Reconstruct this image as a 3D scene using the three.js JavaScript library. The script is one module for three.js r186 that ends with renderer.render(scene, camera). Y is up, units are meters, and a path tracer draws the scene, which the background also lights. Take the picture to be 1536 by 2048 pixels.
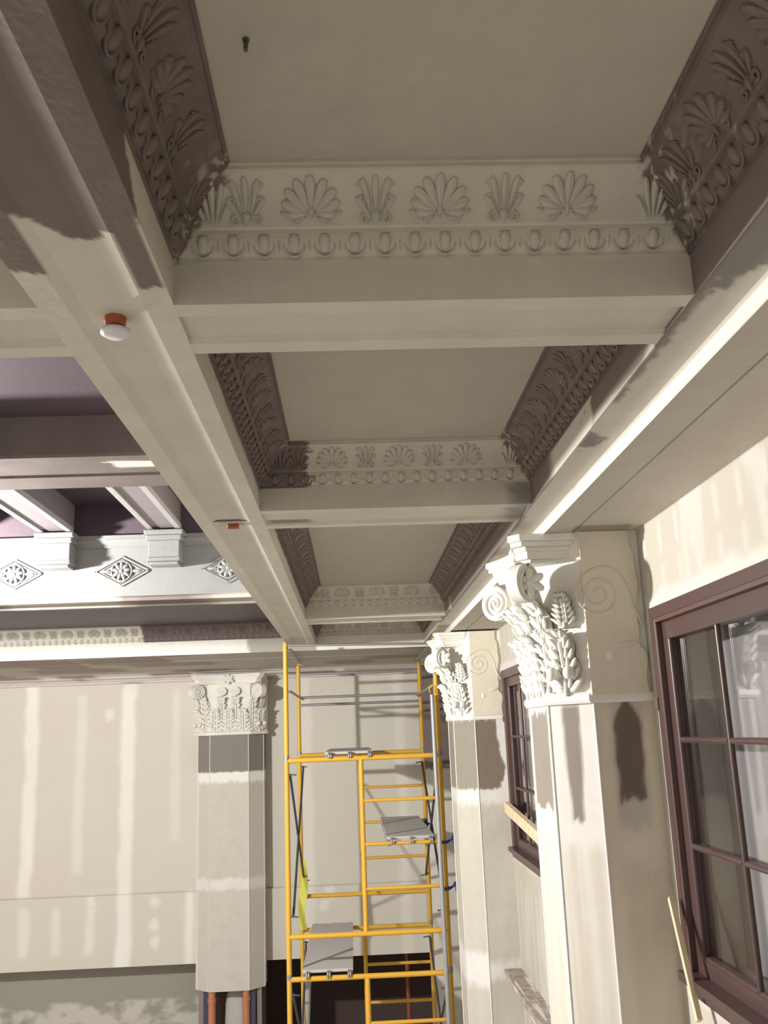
import * as THREE from 'three';
import { mergeGeometries } from 'three/addons/utils/BufferGeometryUtils.js';
import { ImprovedNoise } from 'three/addons/math/ImprovedNoise.js';
import { RectAreaLightUniformsLib } from 'three/addons/lights/RectAreaLightUniformsLib.js';
RectAreaLightUniformsLib.init();

// ------------------------------------------------------------------ camera, light, exposure
// heights below are written relative to the eye: world y = EYE + Y; depth d runs away from the camera: world z = -d
const EYE = 4.6;
const scene = new THREE.Scene();
scene.background = new THREE.Color(0x000000);
const renderer = new THREE.WebGLRenderer();
renderer.toneMapping = THREE.LinearToneMapping;
renderer.toneMappingExposure = 2.12;
renderer.shadowMap.enabled = true;

const camera = new THREE.PerspectiveCamera(57.93, 0.75, 0.05, 60);
camera.position.set(0, EYE, 0);
camera.quaternion.setFromRotationMatrix(new THREE.Matrix4().makeBasis(
  new THREE.Vector3(0.99876679, -0.037467, 0.03257481),
  new THREE.Vector3(0.02887569, 0.97210728, 0.23275229),
  new THREE.Vector3(-0.04038674, -0.23152463, 0.97199036)));
scene.add(camera);

// work lamps of the site (their fittings are built at the end by workLamp)
const LAMPS = [
  { x: -3.4, Y: .865, d: 5.0, power: 60, label: 'halogen work lamp on a tall stand below the raised ceiling' },
];

// ------------------------------------------------------------------ helpers
const noiseMaker = new ImprovedNoise();
const N = (x, y, z = 0) => noiseMaker.noise(x + 71.3, y + 37.7, z + 19.1);
const fbm = (x, y, z = 0) => N(x, y, z) * .55 + N(x * 2.1, y * 2.1, z * 2.1) * .28 + N(x * 4.3, y * 4.3, z * 4.3) * .17;
const clamp = (v, a = 0, b = 1) => Math.min(b, Math.max(a, v));
const smooth = (a, b, v) => { const t = clamp((v - a) / (b - a)); return t * t * (3 - 2 * t); };
const mix = (a, b, t) => [a[0] + (b[0] - a[0]) * t, a[1] + (b[1] - a[1]) * t, a[2] + (b[2] - a[2]) * t];
let seed = 12345;
const rnd = () => (seed = (seed * 1664525 + 1013904223) % 4294967296) / 4294967296;

const taken = {};
function numbered(name) {
  if (!(name in taken)) { taken[name] = 0; return name; }
  taken[name]++;
  return name + '_' + String(taken[name]).padStart(3, '0');
}
function shade(o) { o.traverse(m => { if (m.isMesh) { m.castShadow = true; m.receiveShadow = true; } }); return o; }
function thing(name, label, category, [x, Y, d] = [0, 0, 0], group) {
  const o = new THREE.Group(); o.name = numbered(name); scene.add(o);
  o.position.set(x, EYE + Y, -d); o.userData = { label, category };
  if (group) o.userData.group = group;
  return o;
}
function tagged(mesh, label, category, group) { mesh.userData.label = label; mesh.userData.category = category; if (group) mesh.userData.group = group; return mesh; }
// a mesh whose geometry is given in world coordinates
function add(parent, name, geometry, material) {
  const m = new THREE.Mesh(geometry, material);
  m.castShadow = m.receiveShadow = true;
  if (parent === scene) { m.name = numbered(name); }
  else {
    m.name = name; parent.updateWorldMatrix(true, false);
    geometry.applyMatrix4(new THREE.Matrix4().copy(parent.matrixWorld).invert());
  }
  parent.add(m); return m;
}
// a mesh whose geometry is given in the parent's own coordinates
function addLocal(parent, name, geometry, material, position, rotation) {
  const m = new THREE.Mesh(geometry, material); m.name = parent === scene ? numbered(name) : name;
  m.castShadow = m.receiveShadow = true;
  if (position) m.position.set(...position);
  if (rotation) m.rotation.set(...rotation);
  parent.add(m); return m;
}
function struct(name, geometry, material) { const m = add(scene, name, geometry, material); m.userData.kind = 'structure'; return m; }

// axis-aligned box between two corners, in eye-relative coordinates; uv in metres
function box(x0, x1, Y0, Y1, d0, d1) {
  const w = Math.abs(x1 - x0), h = Math.abs(Y1 - Y0), l = Math.abs(d1 - d0);
  const g = new THREE.BoxGeometry(w, h, l);
  g.translate((x0 + x1) / 2, EYE + (Y0 + Y1) / 2, -(d0 + d1) / 2);
  return worldUV(g);
}
function worldUV(g) {
  const p = g.attributes.position, n = g.attributes.normal, uv = new Float32Array(p.count * 2);
  for (let i = 0; i < p.count; i++) {
    const ax = Math.abs(n.getX(i)), ay = Math.abs(n.getY(i)), az = Math.abs(n.getZ(i));
    if (ax >= ay && ax >= az) { uv[2 * i] = p.getZ(i); uv[2 * i + 1] = p.getY(i); }
    else if (ay >= az) { uv[2 * i] = p.getX(i); uv[2 * i + 1] = p.getZ(i); }
    else { uv[2 * i] = p.getX(i); uv[2 * i + 1] = p.getY(i); }
  }
  g.setAttribute('uv', new THREE.BufferAttribute(uv, 2)); return g;
}
function merge(list) { return mergeGeometries(list.map(g => { const q = g.index ? g.toNonIndexed() : g; for (const k of Object.keys(q.attributes)) if (!['position', 'normal', 'uv', 'color'].includes(k)) q.deleteAttribute(k); return q; })); }
// chamfered bar: box with bevelled long edges, centred at the origin
function bevelBox(w, h, l, b = .004) {
  const s = new THREE.Shape(), x = w / 2 - b, y = h / 2 - b;
  s.moveTo(-x, -y); s.lineTo(x, -y); s.lineTo(x, y); s.lineTo(-x, y); s.closePath();
  const g = new THREE.ExtrudeGeometry(s, { depth: l - 2 * b, bevelEnabled: true, bevelThickness: b, bevelSize: b, bevelSegments: 1 });
  g.translate(0, 0, -l / 2 + b); return worldUV(g);
}
function bbox(x0, x1, Y0, Y1, d0, d1, b) { const g = bevelBox(Math.abs(x1 - x0), Math.abs(Y1 - Y0), Math.abs(d1 - d0), b); g.translate((x0 + x1) / 2, EYE + (Y0 + Y1) / 2, -(d0 + d1) / 2); return g; }
const W = (x, Y, d) => new THREE.Vector3(x, EYE + Y, -d);
function tube(a, b, r, seg = 10) {
  const dir = new THREE.Vector3().subVectors(b, a), l = dir.length();
  const g = new THREE.CylinderGeometry(r, r, l, seg); g.translate(0, l / 2, 0);
  g.applyQuaternion(new THREE.Quaternion().setFromUnitVectors(new THREE.Vector3(0, 1, 0), dir.normalize()));
  g.translate(a.x, a.y, a.z); return g;
}
// bar of rectangular section between two points, its wide side turned towards `up`
function bar(a, b, w, t, up = new THREE.Vector3(0, 1, 0)) {
  const z = new THREE.Vector3().subVectors(b, a), l = z.length(); z.normalize();
  const x = new THREE.Vector3().crossVectors(up, z).normalize(), y = new THREE.Vector3().crossVectors(z, x);
  const g = bevelBox(w, t, l, Math.min(w, t) * .12);
  g.applyMatrix4(new THREE.Matrix4().makeBasis(x, y, z)); g.translate((a.x + b.x) / 2, (a.y + b.y) / 2, (a.z + b.z) / 2);
  return g;
}
function curveTube(points, r, seg = 24, rad = 6) { return new THREE.TubeGeometry(new THREE.CatmullRomCurve3(points), seg, r, rad, false); }

// sweep: polylines of [p, h] along u; place(u, h, p) -> Vector3; optional vertex paint(x, Y, d)
function sweep(polys, len, { m0 = 0, m1 = 0, step = .05, pstep = .05, place, paint }) {
  const pos = [], uv = [], col = [], idx = []; let arc = 0;
  for (const poly of polys) {
    const pts = [];
    for (let i = 0; i < poly.length - 1; i++) {
      const [a, b] = [poly[i], poly[i + 1]], l = Math.hypot(b[0] - a[0], b[1] - a[1]), k = Math.max(1, Math.ceil(l / pstep));
      for (let j = 0; j < k; j++) pts.push([a[0] + (b[0] - a[0]) * j / k, a[1] + (b[1] - a[1]) * j / k]);
    }
    pts.push(poly[poly.length - 1]);
    const nu = Math.max(1, Math.ceil(len / step)), base = pos.length / 3;
    pts.forEach(([p, h], j) => {
      if (j) arc += Math.hypot(p - pts[j - 1][0], h - pts[j - 1][1]);
      for (let i = 0; i <= nu; i++) {
        const u = m0 * p + (len - (m0 + m1) * p) * i / nu, v = place(u, h, p);
        pos.push(v.x, v.y, v.z); uv.push(u, arc);
        if (paint) col.push(...paint(v.x, v.y - EYE, -v.z));
      }
    });
    for (let j = 0; j < pts.length - 1; j++) for (let i = 0; i < nu; i++) {
      const a = base + j * (nu + 1) + i, b = a + 1, c = a + nu + 1, e = c + 1;
      idx.push(a, b, e, a, e, c);
    }
  }
  const g = new THREE.BufferGeometry();
  g.setAttribute('position', new THREE.Float32BufferAttribute(pos, 3));
  g.setAttribute('uv', new THREE.Float32BufferAttribute(uv, 2));
  if (paint) g.setAttribute('color', new THREE.Float32BufferAttribute(col, 3));
  g.setIndex(idx); g.computeVertexNormals(); return g;
}
const edges = pts => pts.slice(0, -1).map((p, i) => [p, pts[i + 1]]);   // every edge a flat face of its own

// ------------------------------------------------------------------ colours and materials
const C = {
  cream: [.56, .535, .47], white: [.80, .79, .755], grey: [.50, .485, .45], brown: [.185, .148, .132], taupe: [.235, .205, .175],
  tan: [.42, .39, .335], purple: [.066, .046, .062], board: [.64, .625, .57],  // raised ceiling's dark colour has plum lens glare put into it
};
function dataTexture(w, h, fn, srgb = true) {
  const a = new Uint8Array(w * h * 4);
  const enc = v => Math.round(255 * clamp(srgb ? (v <= .0031308 ? v * 12.92 : 1.055 * Math.pow(v, 1 / 2.4) - .055) : v));
  for (let j = 0; j < h; j++) for (let i = 0; i < w; i++) {
    const c = fn((i + .5) / w, (j + .5) / h), k = 4 * (j * w + i);
    a[k] = enc(c[0]); a[k + 1] = enc(c[1]); a[k + 2] = enc(c[2]); a[k + 3] = 255;
  }
  const t = new THREE.DataTexture(a, w, h, THREE.RGBAFormat);
  t.magFilter = THREE.LinearFilter; t.minFilter = THREE.LinearFilter; t.wrapS = t.wrapT = THREE.RepeatWrapping;
  if (srgb) t.colorSpace = THREE.SRGBColorSpace; t.needsUpdate = true; return t;
}
const periodic = (u, v, f) => { // tileable noise
  const a = (x, y) => fbm(x * f, y * f);
  const s = (x, y) => a(x, y) * (1 - x) * (1 - y) + a(x - 1, y) * x * (1 - y) + a(x, y - 1) * (1 - x) * y + a(x - 1, y - 1) * x * y;
  return s(u, v);
};
const plasterBump = dataTexture(256, 256, (u, v) => { const k = .5 + periodic(u, v, 9) * .5 + periodic(u, v, 31) * .25; return [k, k, k]; }, false);
plasterBump.repeat.set(2.5, 2.5);
const plasterTone = dataTexture(256, 256, (u, v) => { const k = .95 + periodic(u, v, 5) * .10 + periodic(u, v, 23) * .06; return [k, k, k * .995]; });
plasterTone.repeat.set(1.3, 1.3);
const rgb = c => new THREE.Color().setRGB(...c);
const std = (c, roughness = .85, more = {}) => new THREE.MeshStandardMaterial({ color: rgb(c), roughness, ...more });
const plaster = (c, roughness = .8, more = {}) => std(c, roughness, { map: plasterTone, bumpMap: plasterBump, bumpScale: .0012, ...more });
const M = {
  painted: new THREE.MeshStandardMaterial({ vertexColors: true, roughness: .72, map: plasterTone, bumpMap: plasterBump, bumpScale: .0012 }),
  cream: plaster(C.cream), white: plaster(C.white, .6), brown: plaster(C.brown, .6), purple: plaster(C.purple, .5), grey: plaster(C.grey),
  panel: plaster([.47, .43, .37]), capital: plaster([.80, .785, .74], .6), flatCapital: plaster([.70, .645, .545], .8),
  gloss: plaster([.205, .207, .212], .28), edge: plaster([.34, .335, .34], .35), rib: plaster([.19, .165, .18], .5), trimBrown: plaster([.15, .115, .10], .6),
  wood: std([.068, .037, .036], .35), woodEdge: std([.10, .055, .05], .35),
  lumber: std([.62, .47, .29], .8), oldPlank: null,
  yellow: std([.66, .375, .04], .45), rustYellow: std([.55, .27, .05], .6), steel: std([.33, .33, .34], .45, { metalness: .6 }), darkSteel: std([.10, .105, .12], .5, { metalness: .5 }),
  deck: std([.50, .485, .49], .7), blue: std([.04, .045, .26], .5), tape: std([.66, .62, .10], .7), red: std([.36, .075, .03], .55), plate: std([.66, .67, .70], .5),
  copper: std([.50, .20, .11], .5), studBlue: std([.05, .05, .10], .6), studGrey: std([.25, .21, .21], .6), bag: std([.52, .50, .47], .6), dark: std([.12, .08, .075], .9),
  glass: new THREE.MeshPhysicalMaterial({ color: 0xffffff, roughness: .03, transmission: 1, thickness: 0, ior: 1.5 }),
  film: std([.34, .33, .34], .5),
};
M.oldPlank = std([1, 1, 1], .9, { map: dataTexture(512, 64, (u, v) => { const k = fbm(u * 60, v * 3), s = fbm(u * 6, v * 9, 4); return mix(mix([.20, .16, .13], [.44, .40, .36], clamp(.5 + k)), [.62, .60, .57], smooth(.12, .3, s)); }) });
M.lumber = std([1, 1, 1], .8, { map: dataTexture(64, 256, (u, v) => { const k = .5 + .5 * Math.sin((u * 40 + fbm(u * 4, v * 3) * 8)); return mix([.60, .47, .30], [.70, .58, .40], k); }) });

// ------------------------------------------------------------------ key levels (eye-relative) and plan
const K = .865;
const SOFFIT = 1.04 * K, CROWN = 1.15 * K, PANEL = 1.335 * K, RAISED = 1.80 * K, WALL_SOFFIT = .85;
const BX0 = -.74 * K, BX1 = -.41 * K;    // long beam
const RX = .89 * K, STRIP = .8925;       // upper face of the beam along the right wall, and its lower lip
const WALLX = 1.31, BACK = 12.6, LEFT = -7.2, FRONT = -2.6, FLOOR = -EYE;
const CROSS = [[2.11 * K, 2.41 * K], [4.28 * K, 4.67 * K], [8.58 * K, 9.0 * K]];
const END = 9.7, FR = 7.05 * K;

// ------------------------------------------------------------------ the shell
struct('floor', box(LEFT - .3, 1.8, FLOOR - .25, FLOOR, FRONT - .3, 15.2), plaster([.52, .50, .47], .9));
{
  const g = [box(BX1 - .1, WALLX + .2, PANEL, PANEL + .12, FRONT - .3, BACK + .2), box(LEFT - .3, BX0 + .1, PANEL, PANEL + .12, FRONT - .3, CROSS[0][0] + .1)];
  struct('ceiling', merge(g), M.panel);
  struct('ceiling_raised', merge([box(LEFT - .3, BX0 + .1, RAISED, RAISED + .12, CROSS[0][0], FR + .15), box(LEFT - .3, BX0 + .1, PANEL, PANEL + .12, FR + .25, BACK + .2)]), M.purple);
}
// right wall with two window openings
const WIN = [{ d0: 1.22, d1: 3.93 }, { d0: 5.35, d1: 8.06 }], WTOP = .43, WBOT = -.96;
{
  const T = .30, X0 = WALLX, X1 = WALLX + T;
  const parts = [box(X0, X1, FLOOR, WBOT, FRONT, 15), box(X0, X1, WTOP, PANEL, FRONT, 15), box(X0, X1, WBOT, WTOP, FRONT, WIN[0].d0), box(X0, X1, WBOT, WTOP, WIN[0].d1, WIN[1].d0), box(X0, X1, WBOT, WTOP, WIN[1].d1, 15)];
  const g = merge(parts), p = g.attributes.position, uv = g.attributes.uv;
  for (let i = 0; i < p.count; i++) uv.setXY(i, (-p.getZ(i) + 2.6) / 17.6, (p.getY(i)) / 6);
  const tx = dataTexture(2048, 1024, (u, v) => {
    const d = u * 17.6 - 2.6, Y = v * 6 - EYE;
    let c = mix(C.tan, [.45, .42, .365], clamp(.5 + fbm(d * .8, Y * .8)));
    let w = 0;
    // dabs of joint compound over screw heads: short upright strokes under the soffit and over the window
    const k = (d + 40) / .205, f = k - Math.floor(k), id = Math.floor(k), jit = N(id * 3.7, 2.2) * .25;
    const stroke = (y0, y1) => smooth(.16, .05, Math.abs(f - .5 - jit * .4)) * smooth(y0 - .03, y0 + .02, Y) * smooth(y1 + .03, y1 - .02, Y);
    w = Math.max(w, stroke(.70 + jit * .2, .82) * (.5 + jit * 1.6), stroke(.54 + jit * .25, .64 + jit * .2) * (.4 + jit * 1.4), stroke(-1.9 + jit, -1.2 + jit * .3) * .5, stroke(-3.0 + jit, -2.1) * .55);
    // trowelled skim around the openings and beside the piers
    for (const o of WIN) {
      const dx = Math.max(o.d0 - d, d - o.d1), dy = Math.max(WBOT - Y, Y - WTOP), e = Math.max(dx, dy) + fbm(d * 5, Y * 5) * .05;
      w = Math.max(w, .85 * smooth(.13, .07, e));
    }
    w = Math.max(w, .5 * smooth(.12, .3, fbm(d * 3.3 + 9, Y * .7)));
    return mix(c, [.56, .545, .52], clamp(w));
  });
  struct('wall_right', g, new THREE.MeshStandardMaterial({ map: tx, roughness: .8, bumpMap: plasterBump, bumpScale: .0005 }));
}
// back wall: taped drywall, the lower band standing a little proud, open below
const LEDGE = -1.86, WALLBOT = -2.71;
{
  const up = box(LEFT, WALLX, LEDGE, 1.34, BACK, BACK + .3), low = box(LEFT, WALLX, WALLBOT, LEDGE - .012, BACK - .03, BACK + .3);
  const crackBack = box(LEFT, WALLX, LEDGE - .012, LEDGE, BACK + .01, BACK + .3);
  const g = merge([up, low, crackBack]), p = g.attributes.position, uv = g.attributes.uv;
  for (let i = 0; i < p.count; i++) uv.setXY(i, (p.getX(i) - LEFT) / 8.6, (p.getY(i) - EYE + 2.8) / 4.2);
  const strips = [[-5.4, 1, .085, -9, 9], [-4.198, .95, .09, LEDGE, 9], [-3.557, .45, .07, -1.6, .62], [-2.945, 1, .095, -9, 9], [-2.332, .4, .06, -1.25, .66], [-.62, .55, .08, -9, 9], [.62, .5, .07, -9, 9],
    [-4.178, .6, .07, -2.55, -1.98], [-3.782, .55, .06, -2.55, -2.0], [-3.361, .6, .06, -2.55, -1.98], [-2.117, .9, .06, -9, LEDGE], [-4.9, .5, .07, -2.5, -2.0]];
  const spots = [[-2.553, -2.24], [-2.55, -2.44], [-2.55, -1.98], [-3.36, -1.94], [-3.2, .35], [-.42, -2.1], [-.35, -1.95]];
  const tx = dataTexture(2048, 1024, (u, v) => {
    const X = LEFT + u * 8.6, Y = v * 4.2 - 2.8;
    let c = mix(C.board, [.64, .59, .53], clamp(.45 + fbm(X * .6, Y * .6) * 1.1)), w = 0;
    for (const [x, k, hw, y0, y1] of strips) {
      const e = Math.abs(X - x + fbm(Y * 1.7, x) * .05) - hw * (1 + .35 * fbm(Y * 2.3, x * 3));
      w = Math.max(w, k * smooth(.035, -.05, e) * smooth(y0 - .05, y0 + .05, Y) * smooth(y1 + .05, y1 - .05, Y));
    }
    for (const [x, y] of spots) w = Math.max(w, .7 * smooth(.11, .03, Math.hypot((X - x) * 1.2, Y - y) + fbm(X * 9, Y * 9) * .06));
    w *= .86 + .28 * fbm(X * 2, Y * .9);
    return mix(c, [.83, .82, .79], clamp(w));
  });
  struct('wall_back', g, new THREE.MeshStandardMaterial({ map: tx, roughness: .82, bumpMap: plasterBump, bumpScale: .0004 }));
  // wall of the recess below the back wall, and the dark room behind the opening
  const txl = dataTexture(512, 256, (u, v) => { const k = fbm(u * 14, v * 8); return mix([.33, .315, .275], [.56, .54, .51], smooth(-.1, .25, k + .1) * smooth(.72, .69, v + .01 * fbm(u * 40, 3))); });  // upper part darker: overhang shade put into the colour; pale compound mottling below
  const lw = box(LEFT, -1.98, FLOOR, WALLBOT + .02, 12.98, 13.2), q = lw.attributes.position, quv = lw.attributes.uv;
  for (let i = 0; i < q.count; i++) quv.setXY(i, (q.getX(i) - LEFT) / 5.4, q.getY(i) / 2.0);
  struct('wall_recess', lw, new THREE.MeshStandardMaterial({ map: txl, roughness: .85 }));
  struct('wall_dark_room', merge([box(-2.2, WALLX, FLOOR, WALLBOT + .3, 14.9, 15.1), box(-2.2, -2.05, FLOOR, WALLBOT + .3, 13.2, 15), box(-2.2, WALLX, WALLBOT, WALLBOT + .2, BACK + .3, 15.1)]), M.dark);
}
struct('wall_left', box(LEFT - .3, LEFT, FLOOR, RAISED + .1, FRONT - .3, 15.1), plaster([.78, .76, .72]));
struct('wall_front', box(LEFT - .3, WALLX + .3, FLOOR, RAISED + .1, FRONT - .3, FRONT), plaster([.80, .78, .74]));

// ------------------------------------------------------------------ crown mouldings of the coffers
// local frame of a run: u along, h up from CROWN, p out from the beam's face
const CP = .155 * K;
function covePoint(t) { // t 0..1 over the concave cove between the egg band and the top fillet
  const a0 = [.050, .070], a1 = [.136, .168], s = .018 * Math.sin(Math.PI * t);
  return [a0[0] + (a1[0] - a0[0]) * t - s * .75, a0[1] + (a1[1] - a0[1]) * t + s * .66];
}
const cove = []; for (let i = 0; i <= 10; i++) cove.push(covePoint(i / 10));
const ovolo = []; for (let i = 0; i <= 6; i++) { const a = i / 6 * Math.PI / 2; ovolo.push([.008 + .028 * Math.sin(a) * .9 + .004 * (i / 6), .010 + .045 * (1 - Math.cos(a))]); }
const CROWN_RAW = [[[0, 0], [.008, 0]], [[.008, 0], [.008, .010]], ovolo, [ovolo[6], [.044, .055]], [[.044, .055], [.044, .066]], [[.044, .066], cove[0]], cove, [cove[10], [.146, .168]], [[.146, .168], [.146, .177]], [[.146, .177], [.155, .177]], [[.155, .177], [.155, .185]]];
const CROWN_POLYS = CROWN_RAW.map(l => l.map(([p, h]) => [p * K, h * K]));
const NRM = [.752, -.659];               // normal of the cove's chord in (p, h)
const CHORD = Math.hypot(.086, .098);
// bends flat ornament (u, v up the chord, w proud of it) into the cove
function bend(g) {
  const q = g.attributes.position;
  for (let i = 0; i < q.count; i++) {
    const u = q.getX(i), v = q.getY(i), w = q.getZ(i), [p, h] = covePoint(v / CHORD);
    q.setXYZ(i, u, h + w * NRM[1], p + w * NRM[0]);
  }
  g.scale(K, K, K); g.computeVertexNormals(); return g;
}
function petal(u, v, ang, len, wid, th) {
  const g = new THREE.SphereGeometry(1, 8, 6); g.scale(wid / 2, len / 2, th);
  const q = g.attributes.position; for (let i = 0; i < q.count; i++) { const t = q.getY(i) / len + .5; q.setX(i, q.getX(i) * (.45 + .85 * t)); }
  g.translate(0, len / 2, 0); g.rotateZ(-ang); g.translate(u, v, .001); return g;
}
function scroll(u, v, r, dir, th = .004) {
  const pts = []; for (let i = 0; i <= 16; i++) { const a = i / 16 * Math.PI * 2.6, rr = r * (1 - .75 * i / 16); pts.push(new THREE.Vector3(u + dir * rr * Math.cos(a), v + rr * Math.sin(a), .002)); }
  return curveTube(pts, th, 24, 5);
}
const palmetteShape = (() => {
  const l = [], lens = [.088, .086, .078, .068, .052];
  for (let i = -4; i <= 4; i++) { const a = i * .40; l.push(petal(Math.sin(a) * .010, .034 - Math.abs(i) * .001, a, lens[Math.abs(i)], .029, .011)); }
  l.push(petal(0, .014, 0, .034, .018, .011));
  for (const s of [-1, 1]) l.push(scroll(s * .036, .016, .016, -s, .005), petal(s * .012, .022, s * 1.9, .036, .012, .006), petal(s * .046, .020, s * 1.15, .034, .012, .006));
  return bend(merge(l));
})();
const lotusShape = (() => {
  const l = [petal(0, .03, 0, .090, .020, .010), petal(-.011, .03, -.26, .086, .018, .009), petal(.011, .03, .26, .086, .018, .009), petal(-.015, .022, -.62, .056, .018, .008), petal(.015, .022, .62, .056, .018, .008)];
  for (const s of [-1, 1]) l.push(scroll(s * .031, .092, .012, s, .0042), scroll(s * .034, .058, .010, s, .004), scroll(s * .026, .015, .014, -s, .0045));
  l.push(petal(0, .002, 0, .034, .026, .010));
  return bend(merge(l));
})();
const cornerLeafShape = (() => { // leaf lying along the mitre
  const l = []; for (const [a, len, w] of [[0, .115, .022], [-.22, .10, .018], [.22, .10, .018], [-.5, .06, .016], [.5, .06, .016]]) l.push(petal(a * .03, .008, a, len, w, .009));
  return bend(merge(l));
})();
const EGG = .075 * K;
const eggShape = (() => { // an egg in its shell with a dart at the side, on the ovolo
  const e = new THREE.SphereGeometry(1, 8, 6); e.scale(.0155, .025, .011); e.rotateX(.55); e.translate(0, .034, .031);
  const pts = []; for (let i = 0; i <= 10; i++) { const a = Math.PI * (1 + i / 10); pts.push(new THREE.Vector3(.026 * Math.cos(a), .036 + .031 * Math.sin(a) + (i === 0 || i === 10 ? .018 : 0), .032 + .013 * Math.sin(a))); }
  const d = new THREE.ConeGeometry(.0065, .042, 5); d.rotateX(Math.PI); d.translate(.0375, .03, .031);
  return merge([e, curveTube(pts, .0042, 18, 5), d]).scale(K, K, K);
})();

// one straight run of crown moulding; parent = beam it is planted on
function crownRun(parent, { origin, turn, len, m0 = 1, m1 = 1, paint, ornament = 'each', material, brownAt = () => 0, step = .02, start = 0 }) {
  const R = new THREE.Matrix4().makeRotationY(turn).setPosition(W(...origin));
  const place = (u, h, p) => new THREE.Vector3(u, h, p).applyMatrix4(R);
  const base = add(parent, 'crown_moulding', sweep(CROWN_POLYS, len, { m0, m1, step, pstep: .012, place, paint }), M.painted);
  const put = (name, shape, u) => {
    const m = new THREE.Mesh(shape, brownAt(u) > .5 ? M.brown : material); m.name = name; m.castShadow = m.receiveShadow = true;
    base.updateWorldMatrix(true, false);
    m.applyMatrix4(new THREE.Matrix4().copy(base.matrixWorld).invert().multiply(R).multiply(new THREE.Matrix4().makeTranslation(u, 0, 0)));
    base.add(m);
  };
  const list = [];
  let k = 0;
  for (let u = m0 * CP + .03 + start; u < len - m1 * CP - .02; u += .159 * K) list.push(k++ % 2 ? ['palmette', palmetteShape, u] : ['lotus_leaf', lotusShape, u]);
  if (m0) list.push(['corner_leaf', cornerLeafShape, m0 * CP - .045]); if (m1) list.push(['corner_leaf', cornerLeafShape, len - m1 * CP + .045]);
  const eggs = []; for (let u = m0 * .04 + .025; u < len - m1 * .04 - .02; u += EGG) eggs.push(['egg_and_dart', eggShape, u]);
  if (ornament === 'each') for (const a of [...list, ...eggs]) put(...a);
  else {
    for (const br of [0, 1]) {
      const some = [...list, ...eggs].filter(([, , u]) => (brownAt(u) > .5 ? 1 : 0) === br); if (!some.length) continue;
      const m = add(base, 'carved_relief', merge(some.map(([, s, u]) => s.clone().translate(u, 0, 0))).applyMatrix4(R), br ? M.brown : material); m.userData.kind = 'stuff';
    }
  }
  return base;
}

// ------------------------------------------------------------------ paint of the beams: old dark brown, new cream, ragged brushed edges
const rag = (a, b, f = 26, k = .02) => fbm(a * f, b * f) * k * 1.6 + N(a * f * 3.1, b * f * 3.1) * k * .6;
const cover = (v, w = .006) => smooth(-w, w, v);                       // 1 where covered
function beamPaint(xx, YY, dd) { // the long beam
  const x = xx / K, Y = YY / K, d = dd / K, SOFFIT = 1.04, CROWN = 1.15, BX1 = -.41;
  const light = mix(C.cream, [.63, .60, .52], clamp(.5 + fbm(x * 3, d * 3)));
  let b = 0;
  if (Y < SOFFIT + .03 && x < BX1 - .002) {
    const streak = N(x * 90, d * 6) * .02;
    if (x > -.475) b = cover(2.015 + .02 * N(x * 60, 3) + streak - d);
    else if (x < -.665) b = cover(1.93 + .02 * N(x * 60, 9) + streak - d);
    else b = cover(1.70 + .10 * Math.sin((x + .66) * 13) + rag(x, d, 14, .03) - d + streak);
  } else if (x > BX1 - .02) {
    b = cover(1.72 - (Y - 1.04) * 1.2 + rag(Y, d, 12, .03) - d, .01);
    b = Math.max(b, cover(Y - CROWN + .006 + rag(d, 3, 9, .012), .004) * (d > 2.4 ? 1 : 0));
  }
  return mix(light, mix(C.brown, [.14, .11, .098], clamp(.5 + fbm(x * 9, d * 2))), b);
}
const creamPaint = (x, Y, d) => mix(C.cream, [.63, .60, .52], clamp(.5 + fbm(x * 3, d * 3, Y * 3)));
const brownPaint = (x, Y, d) => mix(mix(C.brown, [.135, .106, .094], clamp(.5 + fbm(x * 12, d * 12, Y * 12))), C.cream, .5 * smooth(.36, .5, fbm(x * 40, d * 40, Y * 40)));

// ------------------------------------------------------------------ long beam
const longBeam = thing('ceiling_beam', 'long painted plaster beam with panelled underside running down the aisle to the back wall', 'beam', [(BX0 + BX1) / 2, SOFFIT, 6]);
{
  const y = SOFFIT, r = .008, b = .061;
  const prof = edges([[BX0, RAISED], [BX0, y], [BX0 + b, y], [BX0 + b + .03, y + r], [BX1 - b - .04, y + r], [BX1 - b, y], [BX1, y], [BX1, CROWN], [BX1, PANEL + .02]]);
  const place = (u, h, p) => new THREE.Vector3(p, EYE + h, -(u + FRONT + .02));
  const near = sweep(prof, 5.2, { step: .008, pstep: .012, place, paint: beamPaint });
  const place2 = (u, h, p) => new THREE.Vector3(p, EYE + h, -(u + FRONT + 5.22));
  const far = sweep(prof, END - FRONT - 5.22, { step: .03, pstep: .03, place: place2, paint: beamPaint });
  add(longBeam, 'beam_casing', merge([near, far]), M.painted);
}
// crowns on its aisle side, one per coffer (u runs away from the camera)
const coffers = [[FRONT + 2.3, CROSS[0][0]], [CROSS[0][1], CROSS[1][0]], [CROSS[1][1], CROSS[2][0]], [CROSS[2][1], END]];
const mitreSpeck = (dm) => (x, Y, d) => { // brown run, brushed with cream where it meets the cream end of the coffer
  const k = smooth(.11, .0, dm - d - (Y - CROWN) * .84);
  return mix(brownPaint(x, Y, d), C.cream, .8 * clamp(k * smooth(.16, .34, fbm(x * 45, d * 45, Y * 45) + .10)));
};
coffers.forEach(([d0, d1], i) => crownRun(longBeam, {
  origin: [BX1, CROWN, d0], turn: Math.PI / 2, len: d1 - d0, paint: mitreSpeck(d1), material: M.brown, ornament: i < 2 ? 'each' : 'joined', step: i < 2 ? .012 : .03, start: .02,
}));

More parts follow.
